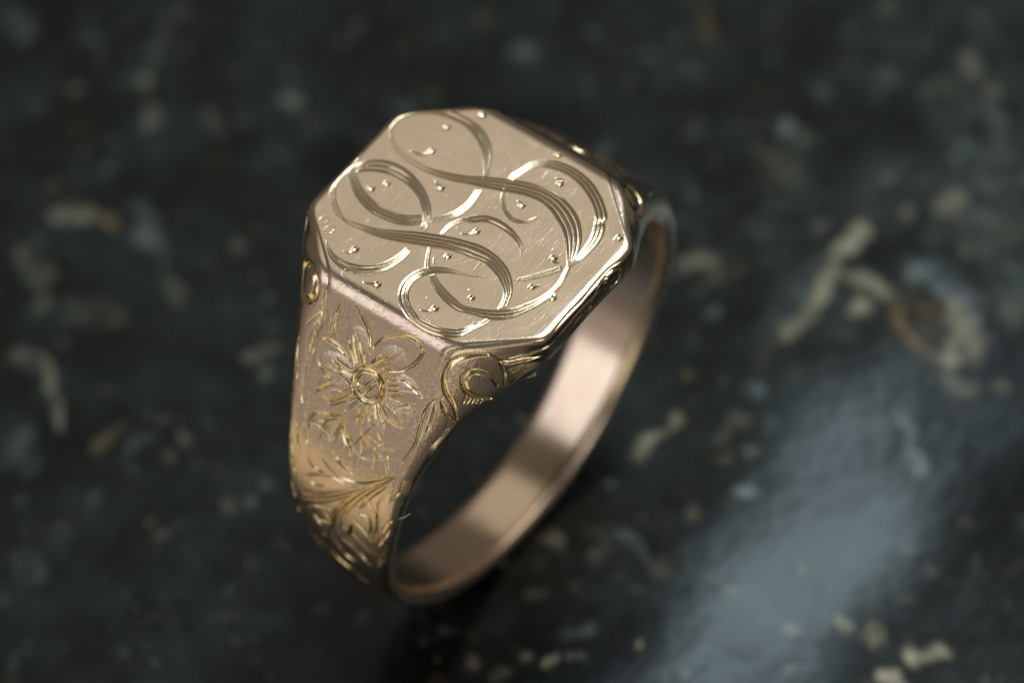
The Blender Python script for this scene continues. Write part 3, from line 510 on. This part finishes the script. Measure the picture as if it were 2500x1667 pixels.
def stone_material():
    m, nt, b = new_mat('dark_fossil_stone'); L = nt.links.new
    tc = node(nt, 'ShaderNodeTexCoord')
    at = node(nt, 'ShaderNodeAttribute', attribute_name='stone')
    n1 = node(nt, 'ShaderNodeTexNoise'); n1.inputs['Scale'].default_value = 260; n1.inputs['Detail'].default_value = 8; n1.inputs['Roughness'].default_value = 0.65
    L(tc.outputs['Object'], n1.inputs['Vector'])
    cr = node(nt, 'ShaderNodeValToRGB')
    cr.color_ramp.elements[0].position = 0.46; cr.color_ramp.elements[0].color = (0.0008, 0.0014, 0.0015, 1)
    cr.color_ramp.elements[1].position = 0.72; cr.color_ramp.elements[1].color = (0.016, 0.026, 0.028, 1)
    L(n1.outputs['Fac'], cr.inputs['Fac'])
    ad = node(nt, 'ShaderNodeMix', data_type='RGBA', blend_type='ADD'); ad.inputs['Factor'].default_value = 1.0
    L(cr.outputs['Color'], ad.inputs['A']); L(at.outputs['Color'], ad.inputs['B'])
    L(ad.outputs['Result'], b.inputs['Base Color'])
    b.inputs['Roughness'].default_value = 0.28; b.inputs['Specular IOR Level'].default_value = 0.31; b.inputs['Specular Tint'].default_value = (0.84, 0.96, 1.0, 1)
    n2 = node(nt, 'ShaderNodeTexNoise'); n2.inputs['Scale'].default_value = 900; n2.inputs['Detail'].default_value = 3
    L(tc.outputs['Object'], n2.inputs['Vector'])
    bp = node(nt, 'ShaderNodeBump'); bp.inputs['Strength'].default_value = 0.6; bp.inputs['Distance'].default_value = 0.00006
    L(n2.outputs['Fac'], bp.inputs['Height']); L(bp.outputs['Normal'], b.inputs['Normal'])
    return m
MAT_STONE = stone_material()

# ---------------------------------------------------------------- mesh helper
def grid_object(name, V, N, mat, parent=None, flip=False):
    """V: rows x cols x 3 (metres) -> one quad mesh; N: matching normals or None"""
    nr, nc = V.shape[:2]
    i = (np.arange(nr - 1)[:, None] * nc + np.arange(nc - 1)[None, :]).ravel()
    q = np.stack([i, i + 1, i + nc + 1, i + nc], 1)
    if flip: q = q[:, ::-1]
    me = bpy.data.meshes.new(name)
    me.vertices.add(nr * nc); me.vertices.foreach_set('co', np.ascontiguousarray(V, np.float32).ravel())
    nq = len(q); me.loops.add(nq * 4); me.polygons.add(nq)
    me.loops.foreach_set('vertex_index', np.ascontiguousarray(q, np.int32).ravel())
    me.polygons.foreach_set('loop_start', np.arange(0, nq * 4, 4, dtype=np.int32))
    me.update(calc_edges=True)
    me.polygons.foreach_set('use_smooth', np.ones(nq, bool))
    if N is not None: me.normals_split_custom_set_from_vertices(np.ascontiguousarray(N, np.float32).reshape(-1, 3))
    me.materials.append(mat); me.update()
    o = bpy.data.objects.new(name, me); scene.collection.objects.link(o)
    if parent is not None: o.parent = parent
    return o

# ---------------------------------------------------------------- stone slab
def stone_slab():
    core = np.arange(-46, 46.01, 0.2)
    far = 46 + np.array([0.8, 2, 4, 7, 11, 16, 24, 36, 54, 80, 110, 140.])
    ax = np.concatenate([-far[::-1], core, far]); axx = ax[ax < 24]
    X, Y = np.meshgrid(axx, ax, indexing='ij')
    # shallow unevenness of the worn stone, never above the plane the ring stands on
    Zt = np.zeros_like(X)
    for k in range(14):
        a = rng.uniform(0, 2 * math.pi); lam = rng.uniform(4, 22); ph = rng.uniform(0, 6.3)
        Zt += 0.0015 * lam * np.sin((X * math.cos(a) + Y * math.sin(a)) * 2 * math.pi / lam + ph)
    # a shallow step added beside the ring, its slope set to catch the sheen
    t = np.clip((Y - 6.4 - 1.0 * np.sin(X * 0.22 + 1) - 0.5 * np.sin(X * 0.61)) / (10.5 + np.sin(X * 0.37)), 0, 1); Zt = Zt - 1.28 * t * t * (3 - 2 * t) * (0.30 + 0.70 * np.clip((X + 19) / 9, 0, 1))
    near = np.exp(-(X ** 2 + Y ** 2) / 30.0)
    Zt = (Zt - Zt.max()) * (1 - near) - 0.002
    col = np.zeros(X.shape + (3,))
    pal = np.array([(0.38, 0.36, 0.26), (0.20, 0.14, 0.07), (0.22, 0.27, 0.28), (0.19, 0.20, 0.15)])
    # value noise to fray the outlines
    def vnoise(sc, seed):
        g = np.random.default_rng(seed).random((160, 160)); u = (X / sc) % 159; v = (Y / sc) % 159
        i = u.astype(int); j = v.astype(int); fu = u - i; fv = v - j
        fu = fu * fu * (3 - 2 * fu); fv = fv * fv * (3 - 2 * fv)
        return (g[i, j] * (1 - fu) + g[i + 1, j] * fu) * (1 - fv) + (g[i, j + 1] * (1 - fu) + g[i + 1, j + 1] * fu) * fv
    fray = vnoise(0.9, 1) * 0.6 + vnoise(0.4, 2) * 0.4
    wx = (vnoise(1.3, 21) - 0.5) * 0.45 + (vnoise(0.5, 22) - 0.5) * 0.5; wy = (vnoise(1.3, 23) - 0.5) * 0.45 + (vnoise(0.5, 24) - 0.5) * 0.5
    cloud = np.clip(vnoise(5.0, 31) * 0.6 + vnoise(2.2, 32) * 0.4 - 0.35, 0, 1) * np.clip(vnoise(0.7, 33) * 1.6 - 0.2, 0, 1.2)
    pale = 0.16 + 1.9 * np.exp(-((X + 24) ** 2 / 160 + (Y - 9) ** 2 / 140))
    col += (cloud * pale)[..., None] * np.array([0.070, 0.086, 0.080])
    lst = list(FLECKS)
    for k in range(3500):                                  # unnamed small crumbs all over the slab
        x, y = rng.uniform(-45, 45, 2)
        a = rng.uniform(0, 6.3); l = rng.exponential(0.25)
        lst.append((int(rng.integers(0, 4)), float(rng.uniform(0.06, 0.42)) , float(0.07 + rng.exponential(0.09)),
                    [[x, y], [x + l * math.cos(a), y + l * math.sin(a)]]))
    for c, amp, rad, pts in lst:
        pts = np.array(pts); rad = rad * 0.80
        m0 = pts.min(0) - rad * 2.2; m1 = pts.max(0) + rad * 2.2
        i0, i1 = np.searchsorted(axx, (m0[0], m1[0])); j0, j1 = np.searchsorted(ax, (m0[1], m1[1]))
        if i1 <= i0 or j1 <= j0: continue
        x = (X + wx)[i0:i1, j0:j1]; y = (Y + wy)[i0:i1, j0:j1]; d = np.full(x.shape, 1e9)
        if len(pts) == 1: d = np.hypot(x - pts[0, 0], y - pts[0, 1])
        for a, b in zip(pts[:-1], pts[1:]):
            ab = b - a; L2 = ab @ ab + 1e-9
            t = np.clip(((x - a[0]) * ab[0] + (y - a[1]) * ab[1]) / L2, 0, 1)
            d = np.minimum(d, np.hypot(x - a[0] - t * ab[0], y - a[1] - t * ab[1]))
        e = d / rad * (0.55 + 0.9 * fray[i0:i1, j0:j1])
        m = np.clip((1.5 - e) / 1.2, 0, 1)
        m = m * m * (3 - 2 * m)
        c3 = pal[c] * amp * (0.62 if amp < 0.6 else 0.8)
        col[i0:i1, j0:j1] = np.maximum(col[i0:i1, j0:j1], m[..., None] * c3)
    col *= np.clip(0.15 + 1.7 * (vnoise(0.8, 5) * 0.6 + vnoise(0.35, 6) * 0.4), 0, 2)[..., None] ** 1.2
    V = np.stack([X, Y, Zt], -1)
    def wrap(V):
        a = V[:1].copy(); a[..., 2] = -18; b = V[-1:].copy(); b[..., 2] = -18
        V = np.concatenate([a, V, b], 0)
        a = V[:, :1].copy(); a[..., 2] = -18; b = V[:, -1:].copy(); b[..., 2] = -18
        return np.concatenate([a, V, b], 1)
    V = wrap(V) * MM; col = np.pad(col, ((1, 1), (1, 1), (0, 0)), mode='edge')
    o = grid_object('stone_slab', V, None, MAT_STONE)
    me = o.data
    ca = me.attributes.new('stone', 'FLOAT_COLOR', 'POINT')
    rgba = np.ones((col.shape[0] * col.shape[1], 4), np.float32); rgba[:, :3] = col.reshape(-1, 3)
    ca.data.foreach_set('color', rgba.ravel())
    o['kind'] = 'structure'
    return o
stone_slab()

# ---------------------------------------------------------------- the ring
FE = A_ + 0.50                                            # path length where the face part ends
SE, BE = 17.0, 21.0
P_ROWS = np.concatenate([np.arange(-PLEN, -SE, 0.10), np.arange(-SE, -FE, 0.045), np.arange(-FE, FE, 0.0205),
                         np.arange(FE, SE, 0.0235), np.arange(SE, BE, 0.035), np.arange(BE, PLEN, 0.08), [PLEN]])
HALF = np.concatenate([np.linspace(0, 0.88, 221), np.linspace(0.88, 1, 41)[1:], np.linspace(1, 1.3, 25)[1:],
                       np.linspace(1.3, 1.85, 66)[1:], np.linspace(1.85, 2, 15)[1:], np.linspace(2, 2.08, 9)[1:], np.linspace(2.08, 3, 15)[1:]])
SIG = np.concatenate([-HALF[:0:-1], HALF])
NC = len(SIG); MID = NC // 2
P3 = ring_point(P_ROWS[:, None], SIG[None, :])
def grid_normals(P, wrap=True):
    dp = np.empty_like(P); ds = np.empty_like(P)
    dp[1:-1] = P[2:] - P[:-2]; dp[0] = P[1] - P[0]; dp[-1] = P[-1] - P[-2]
    ds[:, 1:-1] = P[:, 2:] - P[:, :-2]; ds[:, 0] = P[:, 1] - P[:, -2]; ds[:, -1] = ds[:, 0]
    dp[0] = dp[-1] = P[1] - P[-2]
    n = np.cross(ds, dp); return n / (np.linalg.norm(n, axis=2)[..., None] + 1e-12)
NRM = grid_normals(P3)
if NRM[np.abs(P_ROWS).argmin(), MID, 2] < 0: NRM = -NRM; FLIP = True
else: FLIP = False
DEPTH = np.zeros(P3.shape[:2])

def engrave(p, sg, hw, dep, asym=0.0):
    """cut a groove along the path (p, sg); hw, dep: half width and depth at each point"""
    Q = ring_point(p, sg)
    for k in range(len(p) - 1):
        a, b = Q[k], Q[k + 1]; w = max(hw[k], hw[k + 1])
        i0, i1 = np.searchsorted(P_ROWS, (min(p[k], p[k + 1]) - w * 1.3 - .03, max(p[k], p[k + 1]) + w * 1.3 + .03))
        pad = w * 1.6 / (1.2 if abs(sg[k]) > 0.93 and abs(p[k]) < FE else 2.2) if abs(p[k]) >= FE or abs(sg[k]) > 0.93 else w * 1.5 / 3.0 + .02
        j0, j1 = np.searchsorted(SIG, (min(sg[k], sg[k + 1]) - pad, max(sg[k], sg[k + 1]) + pad))
        if i1 <= i0 or j1 <= j0: continue
        P = P3[i0:i1, j0:j1]; ab = b - a; L2 = ab @ ab + 1e-12
        t = np.clip(((P - a) @ ab) / L2, 0, 1)
        r = P - a - t[..., None] * ab
        d = np.sqrt((r * r).sum(-1))
        h = hw[k] + (hw[k + 1] - hw[k]) * t; de = dep[k] + (dep[k + 1] - dep[k]) * t
        u = d / np.maximum(h, 1e-4)
        if asym:
            s = np.sign((np.cross(ab, r) * NRM[i0:i1, j0:j1]).sum(-1)); us = u * s
            f = np.where(us < -asym, (1 + us) / (1 - asym), (1 - us) / (1 + asym))
        else: f = 1 - u * u
        f = np.clip(f, 0, 1) * de
        DEPTH[i0:i1, j0:j1] = np.maximum(DEPTH[i0:i1, j0:j1], f)

def fine(p, sg, step=0.10):
    """resample a (p, sg) polyline with a smooth curve"""
    k = np.stack([np.asarray(p, float), np.asarray(sg, float)], 1)
    Q = ring_point(k[:, 0], k[:, 1]); d = np.concatenate([[0], np.cumsum(np.linalg.norm(np.diff(Q, axis=0), axis=1) + 1e-6)])
    n = int(max(4, d[-1] / step)); t = np.linspace(0, d[-1], n)
    if len(k) == 2: tg = np.repeat((k[1:] - k[:1]) / d[-1], 2, 0)
    else: tg = np.gradient(k, d, axis=0)
    i = np.clip(np.searchsorted(d, t, 'right') - 1, 0, len(d) - 2); h = (d[i + 1] - d[i])[:, None]; s = (t - d[i])[:, None] / h
    o = (2*s**3-3*s**2+1)*k[i] + (s**3-2*s**2+s)*h*tg[i] + (3*s**2-2*s**3)*k[i+1] + (s**3-s**2)*h*tg[i+1]
    return o[:, 0], o[:, 1]

def face_sig(x, y): return np.asarray(y) / np.interp(np.abs(x), WS, WR)
def taper(n, ends):
    t = np.linspace(0, 1, n)
    return np.minimum(np.minimum(ends[0] + (1 - ends[0]) * t / 0.25, ends[1] + (1 - ends[1]) * (1 - t) / 0.25), 1)

# monogram
for n, ends, e1, e2 in BANDS:
    e1 = np.array(e1); e2 = np.array(e2); w = np.linalg.norm(e1 - e2, axis=1)
    for k in range(n):
        f = 0.5 if n == 1 else (k + 0.5) / n
        c = e1 + (e2 - e1) * f
        p, s = fine(c[:, 0], face_sig(c[:, 0], c[:, 1]), 0.09)
        wi = np.interp(np.linspace(0, 1, len(p)), np.linspace(0, 1, len(w)), w) / n
        tp = taper(len(p), ends)
        hw = np.clip(wi * 0.40, 0.034, 0.075) * (0.5 + 0.5 * tp)
        engrave(p, s, hw, np.clip(hw * rng.uniform(0.38, 0.62), 0.016, 0.04) * (0.25 + 0.75 * tp), rng.uniform(-0.45, 0.55))
for (x, y), tail in DOTS:
    r = rng.uniform(0.13, 0.165)
    engrave(np.array([x - .02, x + .02]), face_sig(np.array([x - .02, x + .02]), [y, y]), np.array([r, r]), np.array([0.062, 0.062]))
    if tail:
        q = np.array(tail + [[x, y]]); p, s = fine(q[:, 0], face_sig(q[:, 0], q[:, 1]), 0.06)
        hw = np.linspace(0.025, 0.075, len(p)); engrave(p, s, hw, hw * 0.42)
for a, b in SCRATCHES:
    q = np.array([a, b]); p, s = fine(q[:, 0], face_sig(q[:, 0], q[:, 1]), 0.3)
    hw = np.full(len(p), 0.018); engrave(p, s, hw, hw * 0.18)
# the half-worn stamp beside the monogram
for cx, cy, r in ((3.14, -4.93, 0.2), (3.4, -4.45, 0.22)):
    t = np.linspace(0, 5.6, 14); p = cx + r * np.cos(t); y = cy + r * 0.8 * np.sin(t)
    engrave(p, face_sig(p, y), np.full(14, 0.045), np.full(14, 0.006))
# flower, scrolls and leaves: the far shoulder carries the same cuts, turned half round
for wd, ends, pts in CUTS:
    q = np.array(pts); p, s = fine(q[:, 0], q[:, 1], 0.08)
    tp = taper(len(p), ends); wd = wd * 1.65; hw = wd * 0.5 * (0.3 + 0.7 * tp)
    for sgn in ((1, -1) if q[:, 0].min() > A_ - 0.3 else (1,)):
        engrave(p * sgn, s * sgn, hw, wd * 0.44 * tp, 0.35)
# leaf barbs on either side of the band's middle rib
for k in range(9):
    for sd in (1, -1):
        p0 = 12.9 + 0.85 * k + (0.3 if sd < 0 else 0); w0 = rng.uniform(0.10, 0.16)
        p, s = fine([p0, p0 + 0.35, p0 + 1.0], [0.10 * sd, 0.45 * sd, 0.78 * sd], 0.08)
        tp = taper(len(p), (0.25, 0.15))
        for sgn in (1, -1): engrave(p * sgn, s * sgn, w0 * 0.5 * (0.3 + 0.7 * tp), w0 * 0.26 * tp, 0.35)
# small leaves between the flower and the fan
for k in (-3, -2, -1, 1, 2, 3):
    for d, w0 in ((0.0, 0.15), (0.34, 0.10)):
        p, s = fine([10.35 + d + 0.10 * abs(k), 10.95 + d, 11.9 + d - 0.12 * abs(k)], [0.13 * k, 0.23 * k, 0.265 * k], 0.08)
        tp = taper(len(p), (0.2, 0.2))
        for sgn in (1, -1): engrave(p * sgn, s * sgn, w0 * 0.5 * (0.3 + 0.7 * tp), w0 * 0.34 * tp, 0.35)
# moat round the flower's centre
for sgn in (1, -1):
    t = np.linspace(0, 2 * math.pi, 33); p = 8.62 + 0.70 * np.cos(t); y = 0.07 + 0.70 * np.sin(t)
    engrave(p * sgn, y / np.interp(p, WS, WR) * sgn, np.full(33, 0.14), np.full(33, 0.085))
CUT = np.clip((DEPTH - 0.003) / 0.008, 0, 1)
# everyday scratches
for k in range(900):
    x, y = rng.uniform(-4.9, 4.9), rng.uniform(-5.6, 5.6)
    a = rng.normal(0.6, 0.6) if rng.random() < 0.35 else rng.uniform(0, 3.2)
    l = min(rng.exponential(0.35) + 0.1, 1.6)
    p = np.array([x, x + l * 0.5 * math.cos(a), x + l * math.cos(a)]); yy = np.array([y, y + l * 0.5 * math.sin(a), y + l * math.sin(a)])
    if np.abs(p).max() > 5.0: continue
    s = face_sig(p, yy)
    if np.abs(s).max() > 0.98: continue
    h = rng.uniform(0.014, 0.024); engrave(p, s, np.array([h * .5, h, h * .5]), np.array([0.1, 1, 0.1]) * rng.uniform(0.0015, 0.005))
for k in range(2900):                                      # short nicks: the near panel and the worn face edge
    if k < 2600: p0, s0 = rng.uniform(5.2, 12.5), rng.uniform(-1.0, 1.1)
    else: p0, s0 = rng.normal(5.25, 0.22), rng.uniform(-1.02, 1.06)
    l = min(rng.exponential(0.16) + 0.05, 0.7); a = rng.uniform(0, 6.3)
    p = np.array([p0, p0 + l * math.cos(a)]); s = np.array([s0, s0 + l * math.sin(a) / 2.9])
    h = rng.uniform(0.016, 0.032); engrave(p, s, np.array([h, h * .6]), np.array([1, .4]) * rng.uniform(0.002, 0.007))

# low relief: domed petals and a swelling leaf field below the flower
RELIEF = np.zeros_like(DEPTH)
cols = np.where(np.abs(SIG) < 1.15)[0]
for sgn in (1, -1):
    rows = np.where((P_ROWS * sgn > 6.0) & (P_ROWS * sgn < 11.8))[0]
    dp = (P_ROWS[rows] * sgn - 8.62)[:, None]; dy = P3[np.ix_(rows, cols)][..., 1] * sgn - 0.07
    R = np.zeros(dy.shape)
    for a, b in PETALS:
        L = math.hypot(a, b); ua, ub = a / L, b / L; L = min(max(L, 0.95), 1.6)
        u = (dp * ua + dy * ub - L * 0.98) / (L * 0.55); w = (-dp * ub + dy * ua) / (0.40 * L)
        q = np.clip(1 - u * u - w * w, 0, 1)
        R = np.maximum(R, 0.075 * np.sqrt(q) * (0.55 + 0.45 * q) - 0.02 * (np.abs(w) < 0.10) * q)
    RELIEF[np.ix_(rows, cols)] = R
for _ in range(4):
    RELIEF[1:-1, 1:-1] = (RELIEF[:-2, 1:-1] + RELIEF[2:, 1:-1] + RELIEF[1:-1, :-2] + RELIEF[1:-1, 2:] + 2 * RELIEF[1:-1, 1:-1]) / 6
P3 = P3 - NRM * (DEPTH - RELIEF)[..., None]
NRM2 = grid_normals(P3)
if FLIP: NRM2 = -NRM2

ring = bpy.data.objects.new('signet_ring', None); scene.collection.objects.link(ring)
ring.empty_display_size = 0.01
ring['label'] = 'engraved rose gold signet ring standing upright on dark stone'
ring['category'] = 'ring'
def part(name, rows, cols, mat, parent, label=None):
    V = P3[np.ix_(rows, cols)] * MM; V[..., 2] += RING_Z * MM
    o = grid_object(name, V, NRM2[np.ix_(rows, cols)], mat, parent, flip=FLIPQ)
    a = o.data.attributes.new('cut', 'FLOAT', 'POINT')
    a.data.foreach_set('value', np.ascontiguousarray(CUT[np.ix_(rows, cols)], np.float32).ravel())
    if label: o['label'] = label
    return o
FLIPQ = FLIP
ridx = lambda a, b: np.arange(max(np.searchsorted(P_ROWS, a) - 1, 0), min(np.searchsorted(P_ROWS, b) + 1, len(P_ROWS)))
cidx = lambda a, b: np.where((SIG >= a - 1e-6) & (SIG <= b + 1e-6))[0]
def thin(c, k=2):                                         # thin out the columns of the flat middle only
    inner = np.abs(SIG[c]) < 0.88
    return np.array([j for n_, j in enumerate(c) if not inner[n_] or (j - MID) % k == 0])
rf, rn, rb = ridx(-FE, FE), ridx(FE, SE), ridx(-SE, -FE)
TOP, SP, SN, BO = cidx(-1.3, 1.3), cidx(1.3, 2.08), cidx(-2.08, -1.3), cidx(-2.08, 2.08)
face = part('signet_face', rf, TOP, MAT_FACE, ring, 'flat octagonal face engraved with a script monogram')
for c in (SP, SN): part('side_wall', rf, c, MAT_GOLD, face)
for rws, lab in ((rn, 'near shoulder engraved with a flower'), (rb, 'far shoulder turned away')):
    sh = part('shoulder', rws, thin(TOP), MAT_GOLD, ring, lab)
    for c in (SP, SN): part('scroll_facet', rws, c, MAT_GOLD, sh)
    # raised flower centre: a turned boss with a dished middle
    sgn = 1 if rws is rn else -1
    c0 = ring_point(8.62 * sgn, 0.03 * sgn); e = 0.01
    tx = ring_point((8.62 + e) * sgn, 0.03 * sgn) - c0; tx /= np.linalg.norm(tx)
    ty = np.array([0, 1.0, 0]) * sgn; nz = np.cross(tx, ty); nz *= np.sign(nz @ c0)
    prof = np.array([(0.66, -0.10), (0.65, -0.01), (0.62, 0.05), (0.56, 0.075), (0.50, 0.055), (0.46, -0.01), (0.42, -0.06), (0.36, -0.06), (0.30, -0.05), (0.25, -0.04), (0.2, -0.03), (0.14, -0.02), (0.08, -0.02), (0.001, -0.02)])
    tt = np.linspace(0, 2 * math.pi, 97)
    wob = 1 + 0.03 * np.sin(3 * tt + 1) + 0.02 * np.sin(7 * tt)
    rad = prof[:, :1] * wob[None, :]; hgt = prof[:, 1:] + 0 * rad
    xx = rad * np.cos(tt); yy = rad * np.sin(tt)
    bar = (np.abs(prof[:, :1]) < 0.46)
    hgt = hgt + np.where(bar, 0.09 * np.clip(1.25 - np.abs(np.abs(yy * 0.9 + xx * 0.5) - 0.15) / 0.09, 0, 1), 0)
    V = (c0 + xx[..., None] * tx + yy[..., None] * ty + hgt[..., None] * nz) * MM; V[..., 2] += RING_Z * MM
    grid_object('flower_centre', V, None, MAT_CUT, sh, flip=(sgn > 0))
rws = np.concatenate([ridx(SE, PLEN + 1)])
rws2 = ridx(-PLEN - 1, -SE)
full = np.concatenate([rws, rws2[1:]])
part('band', full, thin(BO, 4), MAT_BAND, ring)
# the bore: the whole polished inside of the ring
allr = np.arange(0, len(P_ROWS), 1)
keep = np.concatenate([[0], 1 + np.where(np.floor(P_ROWS[1:-1] / 0.12) != np.floor(P_ROWS[:-2] / 0.12))[0], [len(P_ROWS) - 1]])
ci = np.concatenate([cidx(2.08, 3.0), cidx(-3.0, -2.08)[1:]])
part('inner_surface', keep, ci, MAT_BORE, ring, 'smooth polished inside of the band')

# ---------------------------------------------------------------- lint
def fibre(name, pts, rad, label):
    pts = np.array(pts, float); t = np.linspace(0, 1, len(pts)); tt = np.linspace(0, 1, 24)
    c = np.stack([np.interp(tt, t, pts[:, i]) for i in range(3)], 1)
    for _ in range(3): c[1:-1] = (c[:-2] + 2 * c[1:-1] + c[2:]) / 4
    d = np.gradient(c, axis=0); d /= np.linalg.norm(d, axis=1)[:, None]
    a = np.cross(d, [0.3, 0.5, 0.8]); a /= np.linalg.norm(a, axis=1)[:, None]; b = np.cross(d, a)
    an = np.linspace(0, 2 * math.pi, 9)
    r = rad * np.clip(np.minimum(tt, 1 - tt) * 12 + 0.3, 0, 1)
    V = c[:, None] + r[:, None, None] * (np.cos(an)[None, :, None] * a[:, None] + np.sin(an)[None, :, None] * b[:, None])
    V = V * MM; V[..., 2] += RING_Z * MM
    m, nt, bs = new_mat('lint'); bs.inputs['Base Color'].default_value = (0.62, 0.62, 0.6, 1); bs.inputs['Roughness'].default_value = 0.7
    o = grid_object(name, V, None, m); o['label'] = label; o['category'] = 'lint'
    return o
fibre('lint_fibre', [[9.152, 2.766, 2.892], [9.171, 2.96, 3.096], [9.115, 3.085, 3.189], [9.002, 3.134, 3.227], [8.847, 3.214, 3.272]], 0.016, 'tiny pale lint fibre sticking out from the lower edge of the ring hole')
fibre('lint_fibre', [[3.697, 5.583, 8.501], [3.567, 5.713, 8.507], [3.37, 5.752, 8.597], [3.371, 5.797, 8.573], [3.51, 5.788, 8.5]], 0.014, 'tiny curled lint fibre under the scroll facet of the ring')
